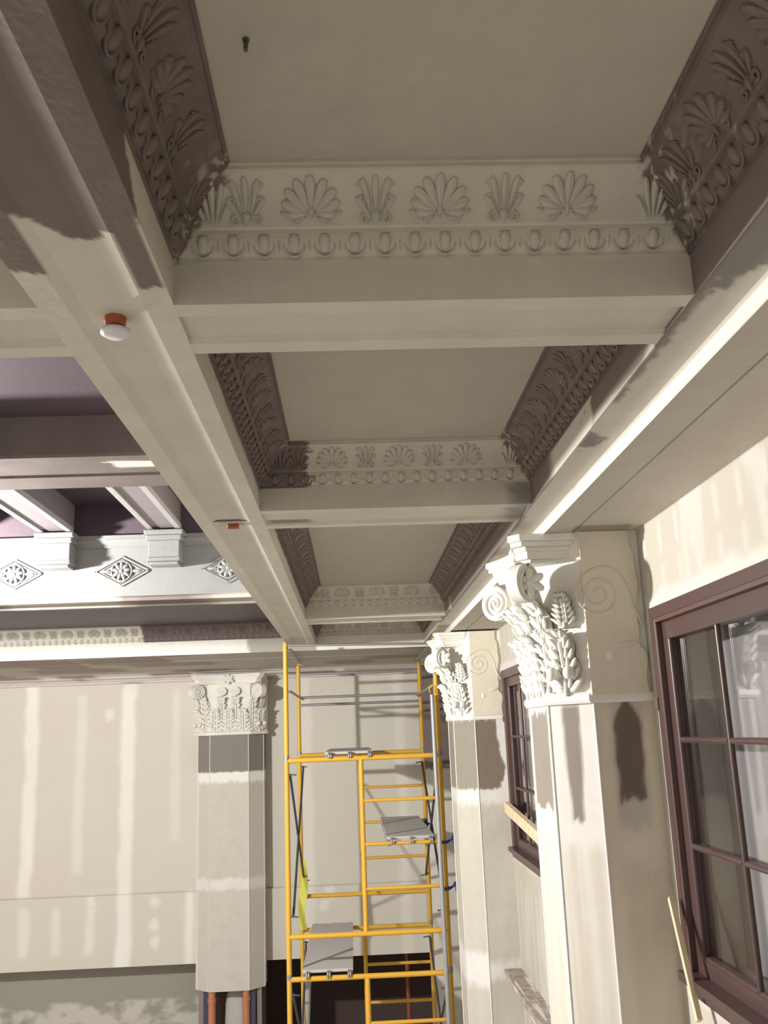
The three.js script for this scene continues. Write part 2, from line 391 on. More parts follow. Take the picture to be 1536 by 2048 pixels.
// ------------------------------------------------------------------ beam along the right wall, over the pilasters
function wallBeamPaint(x, Y, d) {
  const light = mix([.56, .535, .47], [.62, .59, .53], clamp(.5 + fbm(d * 3, x * 5)));
  if (x < RX + .005) { // upper face, mostly old brown
    let b = cover(2.75 + rag(d, Y, 5, .25) - d, .02);
    if (d > 2.1) b *= 1 - .7 * cover(.012 + .03 * N(d * 7, 1) - (Y - SOFFIT), .012);
    if (d > 2.9) b = cover(N(d * 1.7, 5) * 1.2 + .25, .1) * cover(7.9 - d, .1);
    return mix(light, C.brown, b);
  }
  if (Y > SOFFIT - .012 && x < STRIP - .004) { // upper soffit, grey smears of the old colour
    let b = cover(1.86 - (x - RX) * 1.6 + rag(d, x, 14, .12) - d, .03);
    b = Math.max(b, cover(.05 + rag(d, x, 20, .03) - Math.hypot((d - 2.86) * .6, (x - RX - .02) * 1.1), .012), cover(.02 - (x - RX) + rag(d, 7, 9, .02), .008) * cover(2.5 - d, .03));
    return mix(light, [.20, .185, .17], b * .92);
  }
  if (Y > WALL_SOFFIT + .004) return mix([.70, .68, .64], [.74, .72, .68], clamp(.5 + fbm(d * 2, Y * 8)));
  const recessShade = cover(.012 - Math.max(Math.abs(x - 1.14) - .115, Math.abs(d - 4.0) - .055), .004);  // shade of a recess over the pier, painted on as a dark rectangle
  return mix(mix([.58, .55, .49], [.53, .49, .42], clamp(.5 + fbm(x * 4, d * 1.5))), [.33, .30, .245], recessShade);
}
const wallBeam = thing('wall_beam', 'painted plaster beam over the pilasters along the right wall with grooved underside', 'beam', [1.1, WALL_SOFFIT, 5]);
{
  const s = WALL_SOFFIT;
  const prof = edges([[RX, PANEL + .02], [RX, SOFFIT], [STRIP - .008, SOFFIT], [STRIP, SOFFIT - .006], [STRIP, s], [1.018, s], [1.018, s + .012], [1.027, s + .012], [1.027, s], [WALLX + .02, s]]);
  const place = (u, h, p) => new THREE.Vector3(p, EYE + h, -(u + FRONT + .02)), place2 = (u, h, p) => new THREE.Vector3(p, EYE + h, -(u + FRONT + 6.52));
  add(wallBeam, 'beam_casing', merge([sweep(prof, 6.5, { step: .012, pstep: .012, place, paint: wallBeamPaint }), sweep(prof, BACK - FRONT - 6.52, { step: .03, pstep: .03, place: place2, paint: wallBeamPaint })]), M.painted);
  const mitreR = (dm) => (x, Y, d) => { const k = smooth(.2, .0, dm - d - (Y - CROWN) * .8); return mix(brownPaint(x, Y, d), C.cream, .9 * clamp(k * smooth(.12, .32, fbm(x * 42, d * 42, Y * 42) + .10))); };
  coffers.forEach(([d0, d1], i) => crownRun(wallBeam, { origin: [RX, CROWN, d1], turn: -Math.PI / 2, len: d1 - d0, paint: mitreR(d1), material: M.brown, ornament: i < 2 ? 'each' : 'joined', step: i < 2 ? .012 : .03, start: .02 }));
}

// ------------------------------------------------------------------ cross beams of the aisle
function crossBeam(i, label, x0, x1) {
  const [d0, d1] = CROSS[i], t = thing('cross_beam', label, 'beam', [(x0 + x1) / 2, SOFFIT, (d0 + d1) / 2], 'cross beams of the ceiling');
  const y = SOFFIT + .0005, r = .012, b = .056, top = PANEL + .02;
  const prof = edges([[d0, top], [d0, y], [d0 + b, y], [d0 + b + .004, y + .006], [d0 + b + .012, y + .007], [d0 + b + .016, y + r], [d1 - b - .016, y + r], [d1 - b - .012, y + .007], [d1 - b - .004, y + .006], [d1 - b, y], [d1, y], [d1, top]]);
  const place = (u, h, p) => new THREE.Vector3(x0 + u, EYE + h, -p);
  const paint = i === 1 ? (x, Y, d) => { // a strip of the old colour left near the long beam, smudge at the wall beam
    let c = creamPaint(x, Y, d);
    if (Y < SOFFIT + .02) c = mix(c, [.24, .215, .20], cover(.10 - Math.abs(x + .25)) * cover(.026 - Math.abs(d - 3.945)));
    return mix(c, [.19, .19, .19], .75 * smooth(.085, .03, Math.hypot(x - .735, (Y - .945) * .9) + rag(x, Y + d, 20, .03)));
  } : creamPaint;
  add(t, 'beam_casing', sweep(prof, x1 - x0, { step: .03, pstep: .02, place, paint }), M.painted);
  return t;
}
const crossLabels = ['nearest cream plaster cross beam with palmette crown above it', 'middle cream cross beam meeting the nearest pilaster, corner of its crown still dark brown', 'farthest cream cross beam above the top of the yellow scaffold'];
CROSS.forEach(([d0], i) => {
  const t = crossBeam(i, crossLabels[i], BX1 - .001, RX + .004);
  const len = RX - BX1;
  // the run faces the camera; its left end is still brown on the middle beam
  const paint = (x, Y, d) => {
    const c = creamPaint(x, Y, d), e = x - BX1 - (Y - CROWN) * .84;
    let b = i === 1 ? cover(-.155 - x + .04 * N(Y * 70, 3) + .03 * N(Y * 210, x * 9), .006) : 0;
    const eL = cover(.002 + rag(Y, x, 40, .018) - e, .005), eR = cover(.004 + rag(Y, x + 5, 40, .022) - (RX - x - (Y - CROWN) * .84), .008);
    b = Math.max(b, i < 2 ? eL : 0, i < 2 ? eR : 0);
    return mix(c, C.brown, b);
  };
  crownRun(t, { origin: [BX1, CROWN, d0], turn: 0, len, paint, material: M.cream, ornament: i < 2 ? 'each' : 'joined', step: .008, start: i === 0 ? -.004 : .0, brownAt: u => i === 1 && BX1 + u < -.135 ? 1 : 0 });
});
// the nearest cross beam goes on across the hall to the left
{
  const t = crossBeam(0, 'cream plaster cross beam going on left of the long beam, under the dark raised ceiling', LEFT, BX0 + .001);
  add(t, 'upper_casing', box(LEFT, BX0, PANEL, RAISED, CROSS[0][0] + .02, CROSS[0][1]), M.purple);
}

// ------------------------------------------------------------------ raised ceiling of the hall: inner beam with frieze, rib beams and brackets
{
  const t = thing('frieze_beam', 'glossy pale frieze beam with diamond medallions below the dark raised ceiling', 'beam', [-4, SOFFIT, FR]);
  const prof = edges([[FR + .30, PANEL], [FR + .30, SOFFIT], [FR + .25, SOFFIT], [FR + .24, SOFFIT + .012], [FR + .07, SOFFIT + .012], [FR + .06, SOFFIT], [FR - .02, SOFFIT], [FR - .03, SOFFIT + .02], [FR, SOFFIT + .035]]);
  const place = (u, h, p) => new THREE.Vector3(LEFT + u, EYE + h, -p);
  add(t, 'beam_casing', sweep(prof, BX0 - LEFT, { step: .06, pstep: .04, place, paint: (x, Y, d) => mix([.16, .125, .12], [.45, .42, .38], cover(N(x * 1.3, 4) + .1 * N(x * 14, d * 14) - .12, .15)) }), M.painted);
  add(t, 'frieze_panel', box(LEFT, BX0, SOFFIT + .03, 1.50 * K, FR, FR + .28), M.gloss);
  add(t, 'shaded_upper_panel', box(LEFT, BX0, 1.50 * K, RAISED, FR + .004, FR + .28), M.purple);  // shade above the cornice is put into this panel's colour
  const cor = [[[0, 1.455], [.012, 1.455]], [[.012, 1.455], [.012, 1.475]], [[.012, 1.475], [.028, 1.495], [.034, 1.515]], [[.034, 1.515], [.05, 1.515]], [[.05, 1.515], [.05, 1.545]], [[.05, 1.545], [0, 1.55]]].map(l => l.map(([a, b]) => [FR - a * K, b * K]));
  add(t, 'cornice_moulding', sweep(cor, BX0 - LEFT, { step: 1, pstep: .02, place }), M.gloss);
  for (let k = 0; k < 6; k++) { // diamond medallions
    const x = (-.92 - .81 * k) * K, Y = 1.272 * K, hw = .205 * K, hh = .112 * K, fr = [[x - hw, Y], [x, Y + hh], [x + hw, Y], [x, Y - hh]];
    const l = fr.map(([a, b], i) => { const [c, e] = fr[(i + 1) % 4]; return bar(W(a, b, FR), W(c, e, FR), .012, .02, new THREE.Vector3(0, 0, 1)); });
    const inn = fr.map(([a, b]) => [x + (a - x) * .82, Y + (b - Y) * .82]);
    inn.forEach(([a, b], i) => { const [c, e] = inn[(i + 1) % 4]; l.push(tube(W(a, b, FR - .002), W(c, e, FR - .002), .005, 6)); });
    const med = add(t, 'diamond_frame', merge(l), M.gloss);
    const ros = [];
    for (let j = 0; j < 9; j++) { const g = new THREE.SphereGeometry(1, 8, 6); g.scale(.017, .034, .018); g.translate(0, .042, 0); g.rotateZ(j / 9 * Math.PI * 2); ros.push(g); }
    ros.push(new THREE.SphereGeometry(.022, 10, 8), new THREE.TorusGeometry(.076, .008, 6, 28));
    for (const s of [-1, 1]) { const g = new THREE.SphereGeometry(1, 8, 6); g.scale(.04, .014, .010); g.translate(s * .115, 0, 0); ros.push(g); }
    add(med, 'rosette', merge(ros).scale(K, K, K).translate(x, EYE + Y, -FR + .006), M.gloss);
  }
}
{ // cross rib in the middle of the raised ceiling
  const place = (u, h, p) => new THREE.Vector3(LEFT + u, EYE + h, -p);
  const t = thing('ceiling_rib', 'broad dark cross rib of the raised ceiling with one lamplit strip painted in', 'beam', [-4, 1.56 * K, 5.3 * K]);
  const prof = edges([[5.0, 1.80], [5.0, 1.575], [5.01, 1.56], [5.12, 1.56], [5.13, 1.575], [5.4, 1.575], [5.41, 1.56], [5.66, 1.56], [5.66, 1.80]].map(([a, b]) => [a * K, b * K]));
  add(t, 'rib_casing', sweep(prof, BX0 - LEFT, { step: .03, pstep: .03, place, paint: (xx, YY, dd, x = xx / K, Y = YY / K, d = dd / K) => mix(mix([.085, .066, .064], [.12, .098, .094], clamp(.5 + fbm(x * 4, d * 4))), [.55, .50, .44], cover(x + 1.33 + .2 * N(d * 20, 2)) * cover(.085 - Math.abs(d - 5.2) + .02 * N(x * 6, 8), .012)) }), M.painted);  // pale strip paints in lamplight falling on the dark rib
}
for (let k = 0; k < 6; k++) {
  const x = (-.57 - .815 * k) * K, words = ['hidden behind the long beam', 'next to the long beam', 'second from the long beam', 'third from the long beam', 'fourth from the long beam', 'fifth from the long beam'];
  const t = thing('ceiling_rib', 'pale edged ceiling rib ending on a bracket block, ' + words[k], 'beam', [x, 1.56 * K, 6.4 * K], 'ribs of the raised ceiling');
  const kb = (x0, x1, y0, y1, d0, d1, b) => bbox(x + x0 * K, x + x1 * K, y0 * K, y1 * K, d0, d1, b);
  add(t, 'rib_casing', box(x - .095 * K, x + .095 * K, 1.572 * K, RAISED, 5.66 * K, FR), M.rib);
  for (const s of [-1, 1]) add(t, 'edge_moulding', kb(s * .105 - .02, s * .105 + .02, 1.56, 1.60, 5.66 * K, FR - .1, .008), M.edge);
  const f = v => FR - v * K;
  add(t, 'bracket_block', merge([kb(-.145, .145, 1.515, 1.552, f(.19), FR, .006), kb(-.13, .13, 1.475, 1.515, f(.172), FR, .006), kb(-.115, .115, 1.345, 1.475, f(.155), FR, .004), kb(-.122, .122, 1.315, 1.345, f(.165), FR, .006), kb(-.105, .105, 1.29, 1.315, f(.14), FR, .006)]), M.gloss);
}

// ------------------------------------------------------------------ back beam and trim over the back wall
{
  const t = thing('back_beam', 'broad plaster beam across the back of the room above the back wall column', 'beam', [-3, .85, 11]);
  const place = (u, h, p) => new THREE.Vector3(LEFT + u, EYE + h, -p);
  const B0 = .855;
  const prof = edges([[END, PANEL + .02], [END, B0], [END + .08, B0], [END + .085, B0 + .010], [10.5, B0 + .010], [10.505, B0], [11.1, B0], [11.105, B0 + .008], [11.9, B0 + .008], [11.91, B0], [12.1, B0], [12.12, B0 - .02], [12.22, B0 - .02], [12.24, B0 - .05], [12.42, B0 - .05], [12.44, B0 - .075], [12.5, B0 - .075], [12.5, B0 - .10], [BACK + .02, B0 - .10]]);
  const paint = (x, Y, d) => {
    if (d < END + .02) return mix([.78, .765, .73], [.36, .34, .32], cover(x + 1.06 + .03 * N(Y * 90, 3) - (x > BX1 ? 4 : 0), .015));
    if (d < 12.11) return mix([.34, .27, .245], [.50, .46, .40], cover(N(x * .9, Math.floor(d * 1.6) * 3.3) + .1 * N(x * 9, d * 9) + (x > -3 ? .15 : -.1), .1));
    return mix([.66, .61, .60], [.30, .235, .21], cover(N(x * 1.3 + 3, Math.floor((Y + 1) * 30) * 3.7) - .16, .06));
  };
  add(t, 'beam_casing', sweep(prof, WALLX - LEFT, { step: .03, pstep: .04, place, paint }), M.painted);
  const edge = -2.14;
  crownRun(t, { origin: [LEFT, CROWN, END], turn: 0, len: BX0 - LEFT, m0: 0, m1: 0, paint: (x, Y, d) => mix([.78, .765, .73], [.16, .13, .13], cover(x - edge + .04 * N(Y * 70, 3), .012)), material: M.cream, ornament: 'joined', step: .02, brownAt: u => LEFT + u > edge ? 1 : 0 });
  crownRun(t, { origin: [BX1, CROWN, END], turn: 0, len: RX - BX1, m0: 1, m1: 1, paint: creamPaint, material: M.cream, ornament: 'joined', step: .03 });
}

// ------------------------------------------------------------------ pilasters
// local frame: x along the wall, z out of the wall, y up from the capital's foot
const HW = .23, CHF = .165, RET = .26;
const PLAN = [[HW + CHF, 0], [HW + CHF, RET], [HW, RET + CHF], [-HW, RET + CHF], [-HW - CHF, RET], [-HW - CHF, 0]];
function acanthus(h, w, out) { // one leaf: a curved blade with a midrib, paired serrated leaflets and a tip curling forward
  const mid = s => { // midrib in the (y, z) plane with its direction
    const curl = Math.max(0, (s - .7) / .3), a = curl * 2.2, r = out * .38;
    return [h * Math.min(s, .7) * .98 + (s > .7 ? Math.sin(a) * r + h * .14 * curl : 0), .012 + out * .55 * s * s + (1 - Math.cos(a)) * r];
  };
  const l = [], blade = [];
  const ns = 14, nt = 6, pos = [], idx = [];
  for (const back of [0, 1]) for (let i = 0; i <= ns; i++) for (let j = 0; j <= nt; j++) {
    const s = i / ns, t = j / nt * 2 - 1, [y, z] = mid(s), wd = w * .36 * (1 - .55 * s * s) * (.85 + .15 * Math.sin(s * 20));
    pos.push(wd * t, y, z + .012 * (1 - Math.abs(t)) - .012 * t * t - (back ? .010 : 0));
  }
  const L = (ns + 1) * (nt + 1), q = (i, j, b) => b * L + i * (nt + 1) + j;
  for (let i = 0; i < ns; i++) for (let j = 0; j < nt; j++) for (const b of [0, 1]) idx.push(q(i, j, b), q(i, j + 1, b), q(i + 1, j + 1, b), q(i, j, b), q(i + 1, j + 1, b), q(i + 1, j, b));
  for (let i = 0; i < ns; i++) for (const j of [0, nt]) idx.push(q(i, j, 0), q(i + 1, j, 0), q(i + 1, j, 1), q(i, j, 0), q(i + 1, j, 1), q(i, j, 1));
  const g = new THREE.BufferGeometry(); g.setAttribute('position', new THREE.Float32BufferAttribute(pos, 3)); g.setIndex(idx); g.computeVertexNormals();
  g.setAttribute('uv', new THREE.Float32BufferAttribute(new Float32Array(pos.length / 3 * 2), 2)); l.push(g);
  const lobe = (s, side, ang, len, wid, lift) => {
    const e = new THREE.SphereGeometry(1, 7, 6), p = e.attributes.position; e.scale(wid / 2, len / 2, .011);
    for (let i = 0; i < p.count; i++) { const t = p.getY(i) / len + .5; p.setX(i, p.getX(i) * (1.15 - .6 * t)); p.setZ(i, p.getZ(i) + .02 * t * t); }
    e.translate(0, len / 2, 0); e.rotateZ(-side * ang);
    const [y0, z0] = mid(s), [y1, z1] = mid(Math.min(1, s + .04)); e.rotateX(Math.atan2(z1 - z0, Math.max(.001, y1 - y0)) * .8); e.translate(side * w * .07, y0, z0 + lift); l.push(e);
  };
  [.06, .20, .34, .48, .62, .74].forEach((s, k) => { for (const side of [-1, 1]) { lobe(s, side, .95 - k * .07, w * (.44 - k * .035), w * .17, .008); lobe(s + .05, side, .5, w * .24, w * .10, .016); } });
  for (const side of [-1, 0, 1]) lobe(.80, side, side ? .5 : 0, h * .16, w * .2, .01);
  l.push(curveTube([0, .2, .4, .6, .75].map(s => { const [y, z] = mid(s); return new THREE.Vector3(0, y, z + .016); }), .008, 12, 5));
  return merge(l);
}
const leafLow = acanthus(.32, .23, .085), leafHigh = acanthus(.47, .21, .11), leafSmall = acanthus(.17, .14, .06);
const voluteShape = (() => {
  const l = [];
  const disc = new THREE.CylinderGeometry(.088, .088, .062, 28); disc.rotateX(Math.PI / 2); l.push(disc);
  for (const s of [-1, 1]) {
    const pts = []; for (let i = 0; i <= 40; i++) { const a = i / 40 * Math.PI * 5.2, r = .084 * (1 - .9 * i / 40); pts.push(new THREE.Vector3(r * Math.cos(a + 1.6), r * Math.sin(a + 1.6), s * .034)); }
    l.push(curveTube(pts, .0085, 80, 6));
    const eye = new THREE.SphereGeometry(.016, 10, 8); eye.translate(0, 0, s * .036); l.push(eye);
  }
  return merge(l);
})();
const stalkShape = (() => { // stem that rises from the leaves and feeds a volute
  const pts = [[-.16, -.30, 0], [-.14, -.17, 0], [-.10, -.06, 0], [-.05, .035, 0], [.02, .082, 0]].map(p => new THREE.Vector3(...p));
  const g = curveTube(pts, .026, 18, 8); return g;
})();
function plateShape(grow) { // abacus plan: concave front and cheeks, cut tips
  const s = new THREE.Shape(), k = grow, tx = .385 + k, tz = .56 + k;
  s.moveTo(-HW - CHF - .004 - k, RET + .01); s.lineTo(-HW - CHF - .012 - k, RET + .05);
  s.quadraticCurveTo(-HW - CHF + .005 - k, .44, -tx - .02, tz - .02); s.lineTo(-tx + .025, tz + .02);
  s.quadraticCurveTo(0, .40 + k, tx - .025, tz + .02); s.lineTo(tx + .02, tz - .02);
  s.quadraticCurveTo(HW + CHF - .005 + k, .44, HW + CHF + .012 + k, RET + .05); s.lineTo(HW + CHF + .004 + k, RET + .01); s.closePath(); return s;
}
function plate(grow, y0, y1, bevel = .006) {
  const g = new THREE.ExtrudeGeometry(plateShape(grow - bevel), { depth: y1 - y0 - 2 * bevel, bevelEnabled: true, bevelThickness: bevel, bevelSize: bevel, bevelSegments: 2, curveSegments: 16 });
  g.rotateX(Math.PI / 2); g.scale(1, 1, 1); g.translate(0, y1 - bevel, 0); return worldUV(g);
}
const abacusShape = merge([plate(0, .692, .726, .008), plate(-.012, .670, .692, .003), plate(-.030, .650, .672, .008), plate(-.040, .615, .652, .004), plate(-.055, .600, .617, .005)]);
const bellShape = (() => {
  const l = [];
  const ring = (f, y0, y1, f2) => { // frustum over the pilaster plan
    const pos = [], idx = [], n = PLAN.length;
    for (const [ff, y] of [[f, y0], [f2, y1]]) for (const [x, z] of PLAN) pos.push(x + Math.sign(x) * ff * (z > 0 ? 1 : 1) * .6, y, z + (z > 0 ? ff : 0));
    for (let i = 0; i < n - 1; i++) idx.push(i, i + 1, n + i + 1, i, n + i + 1, n + i);
    for (let i = 1; i < n - 1; i++) idx.push(0, i, i + 1, n, n + i + 1, n + i);
    let g = new THREE.BufferGeometry(); g.setAttribute('position', new THREE.Float32BufferAttribute(pos, 3)); g.setIndex(idx); g = g.toNonIndexed(); g.computeVertexNormals();
    g.setAttribute('uv', new THREE.Float32BufferAttribute(new Float32Array(g.attributes.position.count * 2), 2)); return worldUV(g);
  };
  l.push(ring(.014, -.035, -.022, .022), ring(.022, -.022, .0, .022), ring(.022, .0, .014, .006), ring(.002, .0, .5, .006), ring(.006, .5, .62, .012), ring(.012, .62, .726, .012));
  return merge(l);
})();
const flowerShape = (() => { const l = [new THREE.SphereGeometry(.022, 10, 8)]; for (let j = 0; j < 6; j++) { const g = new THREE.SphereGeometry(1, 8, 6); g.scale(.02, .034, .016); g.translate(0, .036, 0); g.rotateZ(j / 6 * Math.PI * 2); l.push(g); } return merge(l); })();
const berryShape = (() => { const g = new THREE.SphereGeometry(.026, 10, 8); g.scale(1, 1.15, 1); return g; })();
const sideScroll = (() => { // low-relief scroll cast on the flat side of the capital
  const pts = []; for (let i = 0; i <= 44; i++) { const a = -i / 44 * Math.PI * 4.4 + 1.2, r = .105 * (1 - .86 * i / 44); pts.push(new THREE.Vector3(0, .44 + r * Math.sin(a), .205 + r * Math.cos(a))); }
  const tail = [[0, .538, .245], [0, .56, .19], [0, .545, .12], [0, .48, .075], [0, .38, .05], [0, .30, .02]].map(p => new THREE.Vector3(...p));
  return merge([curveTube(pts, .0045, 90, 5), curveTube(tail, .005, 24, 5)]);
})();
function capital(parent) {
  const cap = addLocal(parent, 'capital', bellShape, M.capital);
  addLocal(cap, 'abacus', abacusShape, M.capital);
  const s2 = Math.SQRT1_2;
  // lower row, upper row, small leaves under the volutes
  const faces = [[0, RET + CHF, 0]];
  for (const x of [-.155, 0, .155]) addLocal(cap, 'acanthus_leaf', leafLow, M.capital, [x, .0, RET + CHF - .01]);
  for (const s of [-1, 1]) addLocal(cap, 'acanthus_leaf', leafLow, M.capital, [s * (HW + CHF / 2 + .0), .0, RET + CHF / 2 - .0], [0, s * Math.PI / 4, 0]);
  for (const x of [-.08, .08]) addLocal(cap, 'acanthus_leaf', leafHigh, M.capital, [x, .02, RET + CHF - .012]);
  for (const s of [-1, 1]) addLocal(cap, 'acanthus_leaf', leafHigh, M.capital, [s * (HW + .015), .02, RET + CHF - .03], [0, s * Math.PI / 7, 0]);
  for (const s of [-1, 1]) addLocal(cap, 'acanthus_leaf', leafSmall, M.capital, [s * (HW + .105), .30, RET + .075], [0, s * Math.PI / 3.4, 0]);
  for (const s of [-1, 1]) {
    const v = addLocal(cap, 'volute', voluteShape, M.capital, [s * .345, .505, .525], [0, s > 0 ? -Math.PI / 4 : Math.PI + Math.PI / 4, 0]);
    addLocal(v, 'stalk', stalkShape, M.capital);
    addLocal(cap, 'volute_flower', flowerShape, M.capital, [s * .40, .50, .50], [0, s * Math.PI / 2.6, 0]);
    for (const q of [0, 1]) addLocal(cap, 'berry', berryShape, M.capital, [s * (HW + CHF / 2 + .045 + .03 - q * .06), .10, RET + CHF / 2 + .045 - .03 + q * .06]);
  }
  addLocal(cap, 'abacus_flower', flowerShape, M.capital, [0, .665, .50]);
  for (const s of [-1, 1]) { const v = addLocal(cap, 'inner_scroll', voluteShape, M.capital, [s * .075, .51, RET + CHF + .05]); v.scale.set(.62, .62, .62); }
  return cap;
}
function shaftGeometry(yTop, yBot, fineBot, paint, PLAN) {
  const pos = [], uv = [], col = [], idx = []; let arc = 0;
  const seg = (y0, y1, stepY, stepU) => {
    for (let e = 0; e < PLAN.length - 1; e++) {
      const a = PLAN[e], b = PLAN[e + 1], l = Math.hypot(b[0] - a[0], b[1] - a[1]), nu = Math.max(1, Math.ceil(l / stepU)), nv = Math.max(1, Math.ceil((y0 - y1) / stepY)), base = pos.length / 3;
      for (let j = 0; j <= nv; j++) for (let i = 0; i <= nu; i++) {
        const k = i / nu, y = y0 + (y1 - y0) * j / nv; pos.push(a[0] + (b[0] - a[0]) * k, y, a[1] + (b[1] - a[1]) * k); uv.push(arc + l * k, y); col.push(...paint(e, k, y));
      }
      for (let j = 0; j < nv; j++) for (let i = 0; i < nu; i++) { const q = base + j * (nu + 1) + i; idx.push(q, q + nu + 1, q + nu + 2, q, q + nu + 2, q + 1); }
      arc += l;
    }
  };
  seg(yTop, fineBot, .012, .012); if (yBot < fineBot) seg(fineBot, yBot, .2, .03);
  const g = new THREE.BufferGeometry(); g.setAttribute('position', new THREE.Float32BufferAttribute(pos, 3)); g.setAttribute('uv', new THREE.Float32BufferAttribute(uv, 2)); g.setAttribute('color', new THREE.Float32BufferAttribute(col, 3)); g.setIndex(idx); g.computeVertexNormals();
  return g;
}
function pilaster(label, [x, d], foot, turn, bottom, fine, paint, withCapital, top = .85, plan = PLAN) {
  const t = new THREE.Group(); t.name = numbered('pilaster'); scene.add(t); t.userData = { label, category: 'column', group: 'chamfered pilasters' };
  t.position.set(x, EYE + foot, -d); t.rotation.y = turn;
  addLocal(t, 'shaft', shaftGeometry(withCapital ? -.03 : top - foot, bottom - foot, fine - foot, (e, k, y) => paint(e, k, y + foot), plan), M.painted);
  for (let e = 1; e <= (plan.length > 4 ? 4 : 2); e++) { // metal corner beads, slightly proud
    const [px, pz] = plan[e]; const y1 = withCapital ? -.035 : top - foot, y0 = bottom - foot, g = new THREE.CylinderGeometry(.005, .005, y1 - y0, 6); g.translate(px, (y0 + y1) / 2, pz); addLocal(t, 'corner_bead', g, M.white);
  }
  if (withCapital) capital(t);
  return t;
}
const edgeNoise = (k, y, s = 0) => .035 * N(k * 7 + s, y * 9) + .012 * N(k * 40 + s, y * 40);
// faces: 0 near return, 1 near chamfer, 2 front, 3 far chamfer, 4 far return; k runs from the wall / near side
function paintNear(e, k, Y) {
  const base = e === 0 ? mix([.68, .60, .50], [.70, .64, .55], clamp(.5 + fbm(k * 2, Y * 1.5))) : mix(mix([.50, .465, .40], [.54, .505, .45], clamp(.5 + fbm(k * 2 + e * 9, Y * 1.5))), [.64, .62, .59], .55 * smooth(.05, .35, fbm(k * 3 + e, Y * .6, 3)));
  let c = base;
  if (e === 0) { // near return, k 0 at the wall
    const mid = .47, ctr = k - mid + .10 * (Y - -.1) * .3, wd = .20 * smooth(.14, -.02, Y) + .03 + .04 * N(Y * 9, 2) + .012 * N(Y * 31, 4);
    c = mix(c, [.50, .48, .43], .9 * smooth(.36, .2, Math.abs(ctr) + edgeNoise(k, Y)) * smooth(-.48, -.40, Y + edgeNoise(k, Y)));
    c = mix(c, [.155, .115, .092], cover(wd - Math.abs(ctr), .04) * cover(Y + .32 + edgeNoise(k, Y, 4), .015) * cover(.115 - Y, .01));
    c = mix(c, [.60, .535, .45], .7 * smooth(.36, .25, Math.abs(k - .45) + edgeNoise(k, Y, 7)) * smooth(-.52, -.62, Y));
  }
  if (e === 1) { // near chamfer
    c = mix(c, [.62, .605, .60], .95 * smooth(-.56, -.47, Y + edgeNoise(k, Y)));
    c = mix(c, [.20, .17, .152], cover(.19 - Math.abs(k - .52) - .07 * smooth(-.1, -.35, Y) + .02 * N(Y * 12, 3) + .006 * N(Y * 40, 6), .035) * cover(.085 - Y, .008) * cover(Y + .40 + edgeNoise(k, Y), .012));
    c = mix(c, [.64, .62, .59], .5 * (smooth(.16, .05, k) + smooth(.84, .95, k)));
  }
  if (e === 2) {
    c = mix(c, [.66, .65, .62], smooth(-.50, -.42, Y + edgeNoise(k, Y, 3)));
    c = mix(c, [.215, .187, .158], cover(.42 - Math.abs(k - .52) + .02 * N(Y * 14, 1), .02) * cover(.07 + edgeNoise(k, Y) * 1.2 - Y, .012) * cover(Y + .365 + edgeNoise(k, Y, 5), .012));
  }
  return c;
}
function paintMiddle(e, k, Y) {
  const base = mix([.54, .525, .47], [.50, .47, .41], clamp(.5 + fbm(k * 2 + e * 9, Y * 1.1)));
  let c = base;
  const lim = e === 0 ? cover(k - .30 + .25 * smooth(-.05, -.45, Y) * 1.2 - .3 * smooth(-.3, -.5, Y) + edgeNoise(k, Y) * 2, .03) : 1;
  c = mix(c, [.70, .69, .67], smooth(-.66, -.58, Y + edgeNoise(k, Y)) * (e === 4 ? .3 : 1));
  c = mix(c, [.70, .69, .69], .95 * smooth(.17, .08, Math.abs(Y + 1.92) + edgeNoise(k, Y, 8) + (e === 0 ? .06 : 0)));
  c = mix(c, e === 0 ? [.19, .15, .12] : [.27, .245, .205], lim * cover(Y + .50 + edgeNoise(k, Y, 2), .012) * cover(.085 + edgeNoise(k, Y) - Y, .015));
  return c;
}
function paintBack(e, k, Y) {
  let c = mix([.60, .585, .535], [.63, .595, .55], clamp(.5 + fbm(k * 2 + e * 9, Y)));
  c = mix(c, [.86, .86, .83], smooth(.10, .05, Math.abs(Y + .46) + edgeNoise(k, Y)));
  c = mix(c, [.80, .78, .77], .9 * smooth(.09, .04, Math.abs(Y + 1.74) + edgeNoise(k, Y, 3)));
  if (e === 4 || e === 3) c = mix(c, C.white, .5 * smooth(.75, 1, k));
  return mix(c, [.235, .215, .20], cover(.075 + edgeNoise(k, Y) - Y, .015) * cover(Y + .415 + .3 * edgeNoise(k, Y), .01));
}
function paintCorner(e, k, Y) {
  const c = mix([.62, .60, .57], [.68, .665, .64], clamp(.5 + fbm(k * 2 + e * 9, Y)));
  return mix(c, [.155, .125, .12], cover(Y + .47 + .4 * edgeNoise(k, Y), .015));
}
const RT = -Math.PI / 2;
const p1 = pilaster('nearest chamfered pilaster, white acanthus capital and brown patches, beside the large near window', [WALLX, 4.47], .125, RT, FLOOR, -1.35, paintNear, true);
const p2 = pilaster('chamfered pilaster with white capital standing right beside the yellow scaffold', [WALLX, 8.53], .11, RT, FLOOR, -2.8, paintMiddle, true);
const p3 = pilaster('column on the back wall, grey band under its white capital, left of the scaffold', [-1.575, BACK], .075, 0, -2.95, -2.95, paintBack, true);
const p4 = pilaster('bare brown and white corner pier without capital behind the scaffold', [WALLX, 12.43], 0, RT, FLOOR, -2.8, paintCorner, false, .85, [[HW + CHF, 0], [HW + CHF, RET], [HW, RET + CHF], [-.165, RET + CHF]]);
